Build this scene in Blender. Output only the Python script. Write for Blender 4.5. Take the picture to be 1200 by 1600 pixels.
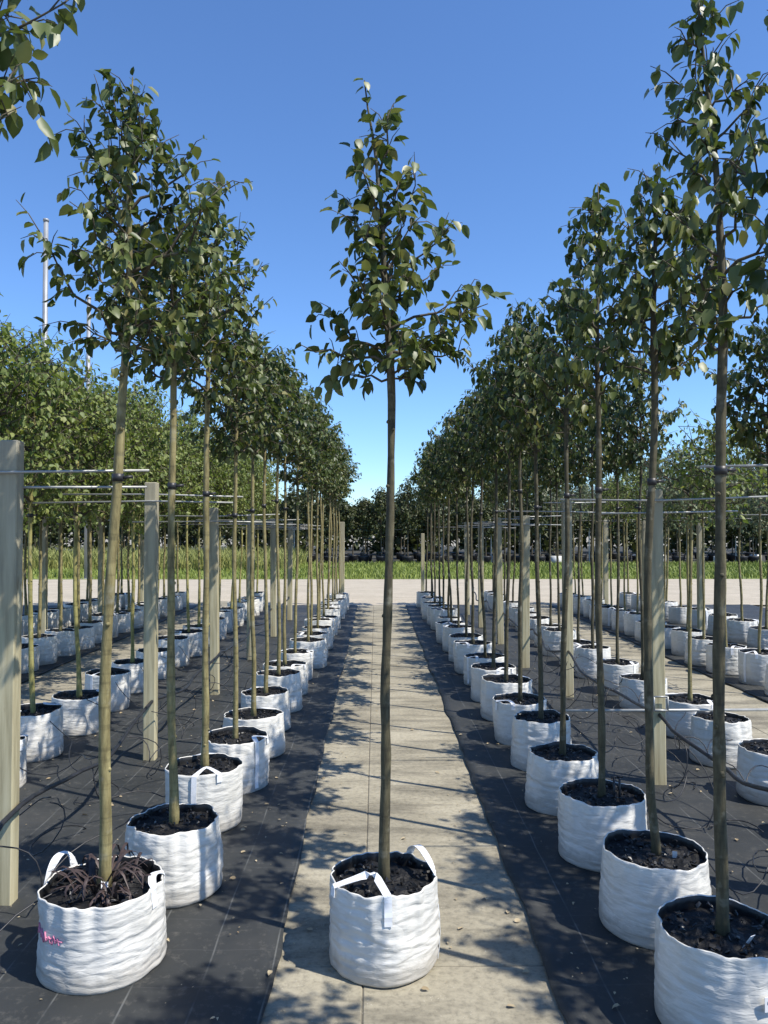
import bpy, math, random
import numpy as np
from mathutils import Vector, Matrix, noise

for o in list(bpy.data.objects):
    bpy.data.objects.remove(o)
scene = bpy.context.scene
COL = scene.collection
R = math.radians

# ------------------------------------------------------------------ camera
cam_d = bpy.data.cameras.new('camera')
cam = bpy.data.objects.new('camera', cam_d)
COL.objects.link(cam)
cam_d.sensor_fit = 'VERTICAL'
cam_d.sensor_height = 24.0
cam_d.lens = 18.0
cam_d.clip_start = 0.05
cam_d.clip_end = 2000
cam.location = (0, 0, 1.6)
cam.rotation_euler = (R(90 + 1.24), 0, R(-0.62))
scene.camera = cam

# ------------------------------------------------------------------ sky and sun
SUN_EL = 55.0
SUN_XY = (0.885, -0.465)
world = bpy.data.worlds.new('World')
scene.world = world
world.use_nodes = True
wn = world.node_tree
wn.nodes.clear()
w_out = wn.nodes.new('ShaderNodeOutputWorld')
w_bg = wn.nodes.new('ShaderNodeBackground')
w_sky = wn.nodes.new('ShaderNodeTexSky')
w_sky.sky_type = 'NISHITA'
w_sky.sun_disc = False
w_sky.sun_elevation = R(SUN_EL)
w_sky.sun_rotation = math.atan2(SUN_XY[0], SUN_XY[1])
w_sky.air_density = 1.0
w_sky.dust_density = 0.0
w_sky.ozone_density = 6.0
w_bg.inputs['Strength'].default_value = 0.125
w_tint = wn.nodes.new('ShaderNodeMix')          # camera white balance: a cleaner blue over the whole sky
w_tint.data_type = 'RGBA'; w_tint.blend_type = 'MULTIPLY'
w_tint.inputs[0].default_value = 1.0
w_tint.inputs[7].default_value = (0.87, 1.04, 1.24, 1)
wn.links.new(w_sky.outputs[0], w_tint.inputs[6])
wn.links.new(w_tint.outputs[2], w_bg.inputs['Color'])
wn.links.new(w_bg.outputs[0], w_out.inputs['Surface'])

sun_d = bpy.data.lights.new('sun', 'SUN')
sun_d.energy = 4.9
sun_d.angle = R(0.53)
sun_d.color = (1.0, 0.95, 0.87)
sun = bpy.data.objects.new('sun', sun_d)
COL.objects.link(sun)
_c = math.cos(R(SUN_EL))
sun_dir = Vector((SUN_XY[0] * _c, SUN_XY[1] * _c, math.sin(R(SUN_EL))))
sun.rotation_euler = sun_dir.to_track_quat('Z', 'Y').to_euler()
sun.location = (8, -6, 14)

scene.view_settings.view_transform = 'Standard'
scene.view_settings.look = 'None'
scene.view_settings.gamma = 1.0
scene.view_settings.use_curve_mapping = False
scene.view_settings.exposure = 0.42
scene.render.engine = 'CYCLES'

# ------------------------------------------------------------------ helpers
class MB:
    """collects vertices and faces for one mesh"""
    def __init__(self):
        self.v, self.f = [], []
    def add(self, vs, fs):
        o = len(self.v)
        self.v.extend([tuple(p) for p in vs])
        self.f.extend([tuple(i + o for i in f) for f in fs])
    def box(self, x0, x1, y0, y1, z0, z1, bev=0.0):
        if bev <= 0:
            vs = [(x, y, z) for z in (z0, z1) for y in (y0, y1) for x in (x0, x1)]
            fs = [(0, 2, 3, 1), (4, 5, 7, 6), (0, 1, 5, 4), (2, 6, 7, 3), (0, 4, 6, 2), (1, 3, 7, 5)]
            self.add(vs, fs); return
        def ring(z, i):
            a, b, c, d = x0 + i, x1 - i, y0 + i, y1 - i
            q = bev
            return [(a + q, c, z), (b - q, c, z), (b, c + q, z), (b, d - q, z),
                    (b - q, d, z), (a + q, d, z), (a, d - q, z), (a, c + q, z)]
        vs = ring(z0, 0) + ring(z1 - bev, 0) + ring(z1, bev)
        fs = [tuple(range(7, -1, -1)), tuple(range(16, 24))]
        for k in (0, 8):
            for i in range(8):
                j = (i + 1) % 8
                fs.append((k + i, k + j, k + 8 + j, k + 8 + i))
        self.add(vs, fs)
    def tube(self, pts, rad, n=8, cap=True):
        pts = [Vector(p) for p in pts]
        m = len(pts)
        if not hasattr(rad, '__len__'):
            rad = [rad] * m
        vs, fs = [], []
        ref = None
        for i, p in enumerate(pts):
            t = (pts[min(i + 1, m - 1)] - pts[max(i - 1, 0)])
            if t.length < 1e-9:
                t = Vector((0, 0, 1))
            t.normalize()
            if ref is None:
                ref = Vector((1, 0, 0)) if abs(t.x) < 0.8 else Vector((0, 1, 0))
            a = (ref - t * ref.dot(t)).normalized()
            ref = a
            b = t.cross(a)
            for k in range(n):
                th = 2 * math.pi * k / n
                vs.append(p + (a * math.cos(th) + b * math.sin(th)) * rad[i])
        for i in range(m - 1):
            for k in range(n):
                j = (k + 1) % n
                fs.append((i * n + k, i * n + j, (i + 1) * n + j, (i + 1) * n + k))
        if cap:
            fs.append(tuple(range(n - 1, -1, -1)))
            fs.append(tuple(range((m - 1) * n, m * n)))
        self.add(vs, fs)
    def ribbon(self, pts, wdirs, w, th):
        """flat strap: rectangular section swept along pts; wdirs = direction of its width"""
        pts = [Vector(p) for p in pts]
        m = len(pts)
        vs, fs = [], []
        for i, p in enumerate(pts):
            t = (pts[min(i + 1, m - 1)] - pts[max(i - 1, 0)]).normalized()
            a = Vector(wdirs[i]); a = (a - t * a.dot(t)).normalized()
            nrm = t.cross(a)
            for (sa, sb) in ((-1, -1), (1, -1), (1, 1), (-1, 1)):
                vs.append(p + a * (sa * w / 2) + nrm * (sb * th / 2))
        for i in range(m - 1):
            for k in range(4):
                j = (k + 1) % 4
                fs.append((i * 4 + k, i * 4 + j, i * 4 + 4 + j, i * 4 + 4 + k))
        fs += [(3, 2, 1, 0), tuple(range((m - 1) * 4, m * 4))]
        self.add(vs, fs)
    def mesh(self, name, mat, smooth=False):
        me = bpy.data.meshes.new(name)
        me.from_pydata(self.v, [], self.f)
        if smooth:
            me.polygons.foreach_set('use_smooth', [True] * len(me.polygons))
        me.materials.append(mat)
        me.update()
        return me

def link(name, me, parent=None, loc=None, rz=0.0):
    o = bpy.data.objects.new(name, me)
    COL.objects.link(o)
    if parent is not None:
        o.parent = parent
    if loc is not None:
        o.location = loc
    if rz:
        o.rotation_euler = (0, 0, rz)
    return o

def tag(o, label=None, cat=None, group=None, kind=None):
    if label: o['label'] = label
    if cat: o['category'] = cat
    if group: o['group'] = group
    if kind: o['kind'] = kind
    return o

def empty(name, loc=(0, 0, 0), rz=0.0):
    o = link(name, None, None, loc, rz)
    o.empty_display_size = 0.1
    return o

# ------------------------------------------------------------------ materials
def new_mat(name):
    m = bpy.data.materials.new(name)
    m.use_nodes = True
    nt = m.node_tree
    return m, nt, nt.nodes['Principled BSDF']

def N(nt, kind, **kw):
    n = nt.nodes.new(kind)
    for k, v in kw.items():
        if k in n.inputs:
            n.inputs[k].default_value = v
        else:
            setattr(n, k, v)
    return n

def coords(nt, scale=(1, 1, 1), world_space=True):
    if world_space:
        g = N(nt, 'ShaderNodeNewGeometry'); src = g.outputs['Position']
    else:
        g = N(nt, 'ShaderNodeTexCoord'); src = g.outputs['Object']
    mp = N(nt, 'ShaderNodeMapping')
    mp.inputs['Scale'].default_value = scale
    nt.links.new(src, mp.inputs['Vector'])
    return mp.outputs['Vector']

def nz(nt, vec, scale, detail=4.0, rough=0.55):
    n = N(nt, 'ShaderNodeTexNoise', Scale=scale, Detail=detail, Roughness=rough)
    nt.links.new(vec, n.inputs['Vector'])
    return n.outputs['Fac']

def ramp(nt, fac, stops):
    r = N(nt, 'ShaderNodeValToRGB')
    els = r.color_ramp.elements
    while len(els) < len(stops):
        els.new(0.5)
    for e, (p, c) in zip(els, stops):
        e.position = p
        e.color = (c[0], c[1], c[2], 1) if hasattr(c, '__len__') else (c, c, c, 1)
    nt.links.new(fac, r.inputs['Fac'])
    return r.outputs['Color']

def mix(nt, fac, a, b, mode='MIX'):
    m = N(nt, 'ShaderNodeMix', data_type='RGBA', blend_type=mode)
    for sock, val in ((0, fac), (6, a), (7, b)):
        if hasattr(val, 'links') or hasattr(val, 'is_linked'):
            nt.links.new(val, m.inputs[sock])
        elif sock == 0:
            m.inputs[0].default_value = val
        else:
            m.inputs[sock].default_value = (*val, 1)
    return m.outputs[2]

def bump(nt, bsdf, height, strength=0.3, dist=0.01):
    b = N(nt, 'ShaderNodeBump', Strength=strength, Distance=dist)
    nt.links.new(height, b.inputs['Height'])
    nt.links.new(b.outputs['Normal'], bsdf.inputs['Normal'])
    return b

def M_concrete(name, lo, mid, hi, stain=0.5):
    m, nt, b = new_mat(name)
    v = coords(nt)
    big = nz(nt, v, 1.3, 5, 0.6)
    fine = nz(nt, v, 38, 6, 0.7)
    col = ramp(nt, big, [(0.3, lo), (0.5, mid), (0.72, hi)])
    grit = ramp(nt, fine, [(0.32, 0.55), (0.5, 0.95), (0.68, 1.15)])
    col = mix(nt, 0.75, col, grit, 'MULTIPLY')
    vs = coords(nt, (0.6, 2.6, 1))
    st = nz(nt, vs, 2.2, 6, 0.65)
    stf = ramp(nt, st, [(0.36, 0.50), (0.54, 1.0)])
    col = mix(nt, stain, col, stf, 'MULTIPLY')
    # little stones pressed in the surface
    vo = N(nt, 'ShaderNodeTexVoronoi', Scale=85.0)
    nt.links.new(v, vo.inputs['Vector'])
    peb = ramp(nt, vo.outputs['Distance'], [(0.10, 1.0), (0.2, 0.0)])
    pc = nz(nt, v, 12, 2)
    pf = ramp(nt, pc, [(0.56, 0.0), (0.64, 0.55)])
    pm = mix(nt, 1.0, peb, pf, 'MULTIPLY')
    col = mix(nt, pm, col, (0.62, 0.58, 0.5))
    nt.links.new(col, b.inputs['Base Color'])
    b.inputs['Roughness'].default_value = 0.9
    bump(nt, b, fine, 0.5, 0.006)
    return m

MAT = {}
MAT['path'] = M_concrete('path_concrete', (0.225, 0.20, 0.143), (0.315, 0.282, 0.203), (0.40, 0.36, 0.265), 0.9)
MAT['road'] = M_concrete('road_concrete', (0.40, 0.345, 0.255), (0.445, 0.385, 0.285), (0.48, 0.415, 0.315), 0.3)
MAT['soilground'] = M_concrete('sandy_ground', (0.26, 0.23, 0.17), (0.33, 0.30, 0.23), (0.42, 0.38, 0.30), 0.5)
MAT['joint'] = M_concrete('joint_dirt', (0.13, 0.115, 0.09), (0.18, 0.16, 0.12), (0.22, 0.20, 0.15), 0.4)

def M_fabric():
    m, nt, b = new_mat('woven_ground_fabric')
    v = coords(nt)
    big = nz(nt, v, 1.7, 5, 0.6)
    col = ramp(nt, big, [(0.3, (0.022, 0.024, 0.024)), (0.52, (0.034, 0.036, 0.035)), (0.75, (0.056, 0.055, 0.050))])
    # tape weave
    sx = N(nt, 'ShaderNodeSeparateXYZ'); nt.links.new(v, sx.inputs[0])
    def stripes(sock, period, width, soft):
        a = N(nt, 'ShaderNodeMath', operation='DIVIDE'); nt.links.new(sock, a.inputs[0]); a.inputs[1].default_value = period
        f = N(nt, 'ShaderNodeMath', operation='FRACT'); nt.links.new(a.outputs[0], f.inputs[0])
        s = N(nt, 'ShaderNodeMath', operation='SUBTRACT'); nt.links.new(f.outputs[0], s.inputs[0]); s.inputs[1].default_value = 0.5
        q = N(nt, 'ShaderNodeMath', operation='ABSOLUTE'); nt.links.new(s.outputs[0], q.inputs[0])
        return ramp(nt, q.outputs[0], [(width, 1.0), (width + soft, 0.0)])
    wob = nz(nt, v, 0.8, 2)
    lx = N(nt, 'ShaderNodeMath', operation='MULTIPLY_ADD'); nt.links.new(wob, lx.inputs[0]); lx.inputs[1].default_value = 0.05; nt.links.new(sx.outputs[0], lx.inputs[2])
    long_l = stripes(lx.outputs[0], 0.235, 0.010, 0.006)
    tran_l = stripes(sx.outputs[1], 0.235, 0.008, 0.006)
    wear = nz(nt, v, 6, 3)
    wearf = ramp(nt, wear, [(0.35, 0.05), (0.6, 0.85)])
    l1 = mix(nt, 1.0, long_l, wearf, 'MULTIPLY')
    l2 = mix(nt, 0.75, tran_l, (0, 0, 0), 'MIX')
    col = mix(nt, l1, col, (0.115, 0.118, 0.112))
    col = mix(nt, l2, col, (0.085, 0.086, 0.083))
    dust = nz(nt, v, 24, 6, 0.75)
    df = ramp(nt, dust, [(0.54, 0.0), (0.78, 0.55)])
    col = mix(nt, df, col, (0.15, 0.14, 0.12))
    nt.links.new(col, b.inputs['Base Color'])
    b.inputs['Roughness'].default_value = 0.62
    b.inputs['Specular IOR Level'].default_value = 0.35
    wv = N(nt, 'ShaderNodeTexWave', Scale=95.0, Distortion=0.6); nt.links.new(v, wv.inputs['Vector'])
    bump(nt, b, wv.outputs['Fac'], 0.18, 0.002)
    return m
MAT['fabric'] = M_fabric()
MAT['darkearth'] = M_concrete('dark_earth', (0.03, 0.028, 0.02), (0.045, 0.042, 0.03), (0.07, 0.065, 0.045), 0.4)

def M_bag():
    m, nt, b = new_mat('white_woven_bag')
    v = coords(nt, (1, 1, 1), False)
    oi = N(nt, 'ShaderNodeObjectInfo')
    dirt = nz(nt, v, 7, 5, 0.6)
    sx = N(nt, 'ShaderNodeSeparateXYZ'); nt.links.new(v, sx.inputs[0])
    col = ramp(nt, dirt, [(0.3, (0.62, 0.60, 0.545)), (0.5, (0.70, 0.68, 0.62)), (0.7, (0.74, 0.72, 0.66))])
    # splashed earth near the ground, ragged edge
    sp = nz(nt, v, 30, 5, 0.7)
    a = N(nt, 'ShaderNodeMath', operation='MULTIPLY_ADD'); nt.links.new(sp, a.inputs[0]); a.inputs[1].default_value = -0.09; nt.links.new(sx.outputs[2], a.inputs[2])
    sf = ramp(nt, a.outputs[0], [(0.0, 0.6), (0.05, 0.0)])
    blot = nz(nt, coords(nt, (1, 1, 1), True), 5.5, 5, 0.65)
    bf = ramp(nt, blot, [(0.5, 0.0), (0.72, 0.30)])
    col = mix(nt, bf, col, (0.42, 0.40, 0.33))
    col = mix(nt, sf, col, (0.34, 0.31, 0.26))
    tint = ramp(nt, oi.outputs['Random'], [(0.0, (0.93, 0.93, 0.92)), (1.0, (1.0, 1.0, 1.0))])
    col = mix(nt, 1.0, col, tint, 'MULTIPLY')
    nt.links.new(col, b.inputs['Base Color'])
    b.inputs['Roughness'].default_value = 0.34
    b.inputs['Specular IOR Level'].default_value = 0.45
    cr = coords(nt, (7, 7, 30), False)
    c1 = nz(nt, cr, 1.6, 4, 0.5)
    wv = N(nt, 'ShaderNodeTexWave', Scale=75.0, Distortion=0.3, bands_direction='Z'); nt.links.new(v, wv.inputs['Vector'])
    h = N(nt, 'ShaderNodeMath', operation='MULTIPLY_ADD'); nt.links.new(wv.outputs['Fac'], h.inputs[0]); h.inputs[1].default_value = 0.02; nt.links.new(c1, h.inputs[2])
    cv = coords(nt, (7, 7, 17), False)
    wn_ = N(nt, 'ShaderNodeTexNoise', Scale=1.1, Detail=3.0); nt.links.new(cv, wn_.inputs['Vector'])
    wv2 = N(nt, 'ShaderNodeMix', data_type='VECTOR'); wv2.inputs[0].default_value = 0.35
    nt.links.new(cv, wv2.inputs[4]); nt.links.new(wn_.outputs['Color'], wv2.inputs[5])
    vo = N(nt, 'ShaderNodeTexVoronoi', Scale=1.7, feature='DISTANCE_TO_EDGE'); nt.links.new(wv2.outputs[1], vo.inputs['Vector'])
    cf = ramp(nt, vo.outputs['Distance'], [(0.0, 0.0), (0.16, 0.75), (0.5, 1.0)])
    h2 = N(nt, 'ShaderNodeMath', operation='MULTIPLY_ADD'); nt.links.new(cf, h2.inputs[0]); h2.inputs[1].default_value = 0.32; nt.links.new(h.outputs[0], h2.inputs[2])
    bump(nt, b, h2.outputs[0], 0.5, 0.010)
    return m
MAT['bag'] = M_bag()

def M_simple(name, c0, c1, scale=6, rough=0.7, bs=0.2, stretch=(1, 1, 1), metallic=0.0, spec=0.5, bd=0.004):
    m, nt, b = new_mat(name)
    v = coords(nt, stretch, False)
    f = nz(nt, v, scale, 5, 0.6)
    nt.links.new(ramp(nt, f, [(0.3, c0), (0.7, c1)]), b.inputs['Base Color'])
    b.inputs['Roughness'].default_value = rough
    b.inputs['Metallic'].default_value = metallic
    b.inputs['Specular IOR Level'].default_value = spec
    bump(nt, b, f, bs, bd)
    return m
MAT['strap'] = M_simple('white_strap', (0.72, 0.73, 0.73), (0.86, 0.86, 0.85), 30, 0.5, 0.2)
MAT['soil'] = M_simple('dark_compost', (0.003, 0.003, 0.003), (0.011, 0.010, 0.009), 60, 0.6, 0.7, spec=0.4, bd=0.01)
MAT['chip'] = M_simple('bark_chip', (0.004, 0.004, 0.004), (0.022, 0.020, 0.018), 40, 0.38, 0.4)
MAT['weed'] = M_simple('brown_purple_weed', (0.020, 0.013, 0.012), (0.085, 0.058, 0.050), 18, 0.55, 0.1)
MAT['hose'] = M_simple('black_hose', (0.012, 0.012, 0.013), (0.028, 0.028, 0.030), 20, 0.45, 0.1)
MAT['steel'] = M_simple('galvanised_tube', (0.30, 0.30, 0.28), (0.44, 0.44, 0.41), 14, 0.45, 0.05, metallic=0.35)
MAT['lamp_steel'] = M_simple('grey_lamp_steel', (0.24, 0.25, 0.26), (0.32, 0.33, 0.34), 4, 0.5, 0.05, metallic=0.2)
MAT['pot'] = M_simple('black_pot', (0.010, 0.010, 0.011), (0.030, 0.030, 0.030), 5, 0.5, 0.1)
MAT['liner'] = M_simple('black_bag_inside', (0.006, 0.006, 0.006), (0.016, 0.016, 0.016), 20, 0.4, 0.3)
MAT['pink'] = M_simple('pink_marker_paint', (0.50, 0.13, 0.24), (0.66, 0.28, 0.38), 20, 0.6, 0.0)
MAT['whiteplastic'] = M_simple('white_plastic', (0.74, 0.74, 0.73), (0.84, 0.84, 0.83), 10, 0.4, 0.05)
MAT['darkink'] = M_simple('dark_print', (0.02, 0.02, 0.025), (0.04, 0.04, 0.045), 10, 0.6, 0.0)
MAT['litter'] = M_simple('dry_leaf', (0.20, 0.14, 0.07), (0.50, 0.42, 0.27), 9, 0.8, 0.2)
MAT['grassblade'] = M_simple('grass_blade', (0.12, 0.165, 0.025), (0.28, 0.32, 0.06), 1.1, 0.6, 0.0)
MAT['grassground'] = M_simple('grass_turf', (0.10, 0.14, 0.025), (0.20, 0.235, 0.05), 1.5, 0.9, 0.4)
MAT['meadow'] = M_simple('tall_dry_grass', (0.14, 0.165, 0.035), (0.31, 0.31, 0.085), 1.3, 0.7, 0.0)

def M_wood():
    m, nt, b = new_mat('weathered_pine_post')
    v = coords(nt, (22, 22, 1.4), False)
    f = nz(nt, v, 1.5, 6, 0.6)
    col = ramp(nt, f, [(0.3, (0.25, 0.215, 0.125)), (0.52, (0.42, 0.375, 0.23)), (0.75, (0.53, 0.485, 0.32))])
    # greyer upper ends: partly weathering, partly tree shade put into the colour
    v2 = coords(nt, (1, 1, 1), False)
    sx = N(nt, 'ShaderNodeSeparateXYZ'); nt.links.new(v2, sx.inputs[0])
    pn = nz(nt, v2, 6, 4, 0.6)
    a = N(nt, 'ShaderNodeMath', operation='MULTIPLY_ADD'); nt.links.new(pn, a.inputs[0]); a.inputs[1].default_value = 0.9; nt.links.new(sx.outputs[2], a.inputs[2])
    gf = ramp(nt, N_div(nt, a.outputs[0], 2.6), [(0.55, 0.0), (0.95, 0.6)])
    col = mix(nt, gf, col, (0.25, 0.245, 0.22))
    kn = nz(nt, coords(nt, (9, 9, 4), False), 1.6, 2)
    kf = ramp(nt, kn, [(0.68, 0.0), (0.74, 0.6)])
    col = mix(nt, kf, col, (0.16, 0.12, 0.07))
    nt.links.new(col, b.inputs['Base Color'])
    b.inputs['Roughness'].default_value = 0.85
    bump(nt, b, f, 0.4, 0.004)
    return m
def N_div(nt, s, d):
    a = N(nt, 'ShaderNodeMath', operation='DIVIDE'); nt.links.new(s, a.inputs[0]); a.inputs[1].default_value = d
    return a.outputs[0]
MAT['wood'] = M_wood()

def M_bark(name, c0, c1, c2):
    m, nt, b = new_mat(name)
    v = coords(nt, (26, 26, 5), False)
    f = nz(nt, v, 1.6, 6, 0.65)
    col = ramp(nt, f, [(0.32, c0), (0.5, c1), (0.7, c2)])
    v2 = coords(nt, (1, 1, 1), False)
    lich = nz(nt, v2, 9, 4, 0.6)
    lf = ramp(nt, lich, [(0.56, 0.0), (0.68, 0.55)])
    col = mix(nt, lf, col, (0.30, 0.29, 0.22))
    band = nz(nt, coords(nt, (2, 2, 22), False), 1.5, 3)
    bf = ramp(nt, band, [(0.36, 0.62), (0.48, 1.0)])
    col = mix(nt, 0.8, col, bf, 'MULTIPLY')
    nt.links.new(col, b.inputs['Base Color'])
    b.inputs['Roughness'].default_value = 0.75
    bump(nt, b, f, 0.6, 0.006)
    return m
MAT['bark'] = M_bark('olive_bark', (0.10, 0.082, 0.032), (0.215, 0.18, 0.075), (0.33, 0.285, 0.13))
MAT['barkyellow'] = M_bark('yellow_green_bark', (0.13, 0.115, 0.035), (0.26, 0.235, 0.075), (0.36, 0.33, 0.13))
MAT['barkshade'] = M_bark('shaded_olive_bark', (0.032, 0.028, 0.014), (0.070, 0.060, 0.030), (0.13, 0.113, 0.062))  # darker copy of the olive bark, trunk shade put into its colour
MAT['twig'] = M_bark('twig_bark', (0.035, 0.028, 0.018), (0.075, 0.060, 0.036), (0.12, 0.10, 0.06))

def M_leaf(name, stops, rough=0.44, trans=0.25, spec=0.45):
    m, nt, b = new_mat(name)
    g = N(nt, 'ShaderNodeNewGeometry')
    oi = N(nt, 'ShaderNodeObjectInfo')
    a = N(nt, 'ShaderNodeMath', operation='MULTIPLY_ADD')
    nt.links.new(oi.outputs['Random'], a.inputs[0]); a.inputs[1].default_value = 0.37
    nt.links.new(g.outputs['Random Per Island'], a.inputs[2])
    fr = N(nt, 'ShaderNodeMath', operation='FRACT'); nt.links.new(a.outputs[0], fr.inputs[0])
    col = ramp(nt, fr.outputs[0], stops)
    nt.links.new(col, b.inputs['Base Color'])
    b.inputs['Roughness'].default_value = rough
    b.inputs['Specular IOR Level'].default_value = spec
    tr = N(nt, 'ShaderNodeBsdfTranslucent')
    hs = N(nt, 'ShaderNodeHueSaturation', Saturation=1.15, Value=1.5)
    nt.links.new(col, hs.inputs['Color'])
    nt.links.new(hs.outputs[0], tr.inputs['Color'])
    ms = N(nt, 'ShaderNodeMixShader'); ms.inputs[0].default_value = trans
    out = nt.nodes['Material Output']
    nt.links.new(b.outputs[0], ms.inputs[1]); nt.links.new(tr.outputs[0], ms.inputs[2])
    nt.links.new(ms.outputs[0], out.inputs['Surface'])
    return m
MAT['leaf'] = M_leaf('pear_leaf', [(0.0, (0.036, 0.055, 0.014)), (0.40, (0.064, 0.092, 0.023)), (0.75, (0.105, 0.136, 0.038)), (0.92, (0.17, 0.185, 0.060)), (1.0, (0.22, 0.20, 0.07))])
MAT['leaf_light'] = M_leaf('light_green_leaf', [(0.0, (0.085, 0.125, 0.028)), (0.5, (0.155, 0.205, 0.052)), (1.0, (0.26, 0.29, 0.085))], 0.55, 0.32)
MAT['leaf_grey'] = M_leaf('grey_green_leaf', [(0.0, (0.080, 0.115, 0.055)), (0.5, (0.145, 0.185, 0.095)), (1.0, (0.23, 0.26, 0.15))], 0.5, 0.25)
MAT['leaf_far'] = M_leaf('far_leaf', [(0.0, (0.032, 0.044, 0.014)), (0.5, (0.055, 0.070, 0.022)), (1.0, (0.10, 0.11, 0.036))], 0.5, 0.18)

# ------------------------------------------------------------------ ground
rng = random.Random(11)
def sheet(name, x0, x1, y0, y1, z, mat, sx=1, sy=1, zn=0.0, edge=0.0, seed=0.0):
    mb = MB(); vs = []; fs = []
    for j in range(sy + 1):
        for i in range(sx + 1):
            x = x0 + (x1 - x0) * i / sx; y = y0 + (y1 - y0) * j / sy
            h = z
            if zn:
                h += zn * (0.5 + 0.5 * noise.noise(Vector((x * 2.2, y * 1.6, seed)))) + zn * 0.5 * noise.noise(Vector((x * 7, y * 5, seed + 3)))
                h = max(h, z - 0.002)
            if edge and i in (0, sx):
                x += edge * noise.noise(Vector((y * 1.9, seed, 5.1))) + edge * 0.5 * noise.noise(Vector((y * 6, seed, 9.1)))
            vs.append((x, y, h))
    for j in range(sy):
        for i in range(sx):
            a = j * (sx + 1) + i
            fs.append((a, a + 1, a + sx + 2, a + sx + 1))
    mb.add(vs, fs)
    o = link(name, mb.mesh(name, mat, smooth=bool(zn)))
    tag(o, kind='structure')
    return o
sheet('ground', -700, 700, -300, 900, -0.040, MAT['soilground'])
sheet('road', -90, 90, 16.12, 24.4, -0.006, MAT['road'])
sheet('grass_verge', -90, 90, 24.4, 34.5, -0.004, MAT['grassground'])

sheet('nursery_ground', -90, 90, 34.5, 70, -0.012, MAT['darkearth'])

# concrete path with its slabs, and the two narrower paths beyond the beds
def slab_mesh(w, l, seed):
    r = random.Random(seed)
    mb = MB(); mb.box(0, w, 0, l, -0.034, 0.0, 0.004)
    me = mb.mesh('slab', MAT['path'])
    return me
def make_path(x0, split, x1, y0, y1, ln, off):
    bed = sheet('path', x0, x1, y0, y1, -0.006, MAT['joint'])
    ca = slab_mesh(split - x0 - 0.002, ln - 0.006, 1); cb = slab_mesh(x1 - split - 0.002, ln - 0.006, 2)
    y = off
    while y < y1 - 0.3:
        for me, xx in ((ca, x0), (cb, split + 0.002)):
            s = link('slab', me, bed, (xx, y, rng.uniform(-0.003, 0.0)))
        y += ln
    return bed
make_path(-0.60, -0.045, 0.86, -1.0, 16.1, 1.66, -0.47)
make_path(-3.80, -3.1, -2.48, 2.0, 16.1, 1.66, 2.1)
make_path(2.48, 3.05, 3.80, 2.0, 16.1, 1.66, 1.7)

def fabric(x0, x1, seed):
    o = sheet('ground_fabric', x0, x1, -0.6, 16.0, 0.008, MAT['fabric'], int((x1 - x0) / 0.06), 260, 0.012, 0.022, seed)
    sol = o.modifiers.new('thick', 'SOLIDIFY'); sol.thickness = 0.006; sol.offset = -1
    return o
fabric(-2.60, -0.37, 1.3)
fabric(0.62, 2.60, 4.7)
fabric(-7.6, -3.66, 7.9)
fabric(3.60, 7.8, 12.2)

# ------------------------------------------------------------------ leaves
def leaf_template(width=0.55, fold=0.10, curl=0.16, pet=0.16):
    xs = [0.0, 0.17, 0.45, 0.76, 1.0]
    ws = [0.02, 0.42, 0.52, 0.33, 0.0]
    def z(x, e):
        return e * fold - curl * x * x
    rib = [(x, 0.0, z(x, 0)) for x in xs]
    lft = [(x, w * width, z(x, 1) + 0.02 * (i % 2)) for i, (x, w) in enumerate(zip(xs, ws))]
    rgt = [(x, -w * width, z(x, 1) - 0.02 * (i % 2)) for i, (x, w) in enumerate(zip(xs, ws))]
    vs = rib + lft[1:4] + rgt[1:4] + [(-pet, -0.015, 0.0), (-pet, 0.015, 0.0)]
    # 0..4 rib, 5..7 left, 8..10 right, 11,12 petiole
    fs = [(0, 1, 5), (1, 2, 6, 5), (2, 3, 7, 6), (3, 4, 7), (0, 8, 1), (1, 8, 9, 2), (2, 9, 10, 3), (3, 10, 4), (11, 0, 12)]
    return np.array(vs, dtype=float), fs
LEAF_T = [leaf_template(0.58, 0.10, 0.12), leaf_template(0.66, 0.06, 0.22), leaf_template(0.54, 0.16, 0.30), leaf_template(0.64, 0.12, 0.05)]

def leaf_basis(p, d, nrm, size):
    d = d.normalized()
    n = nrm - d * nrm.dot(d)
    if n.length < 1e-4:
        n = Vector((1, 0, 0)) - d * d.x
    n.normalize()
    s = n.cross(d)
    return (p, d, s, n, size)

def leaves_mesh(name, lv, mat, r, simple=False):
    nv = 0; V = []; F = []
    for (p, d, s, n, L) in lv:
        T, fs = LEAF_T[r.randrange(4)]
        if simple:
            T = T[[0, 6, 4, 9]]; T = T * np.array([1, 1.1, 1]); fs = [(0, 3, 2, 1)]
        B = np.array([d, s, n], dtype=float) * L
        V.append(T @ B + np.array(p))
        F += [tuple(i + nv for i in f) for f in fs]
        nv += len(T)
    me = bpy.data.meshes.new(name)
    me.from_pydata(np.concatenate(V).tolist(), [], F)
    me.polygons.foreach_set('use_smooth', [True] * len(me.polygons))
    me.materials.append(mat); me.update()
    return me
def single_leaf(k, mat):
    T, fs = LEAF_T[k]
    me = bpy.data.meshes.new('leaf')
    me.from_pydata(T.tolist(), [], fs)
    me.polygons.foreach_set('use_smooth', [True] * len(me.polygons))
    me.materials.append(mat); me.update()
    return me
LEAF_ME = [single_leaf(k, MAT['leaf']) for k in range(4)]

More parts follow.
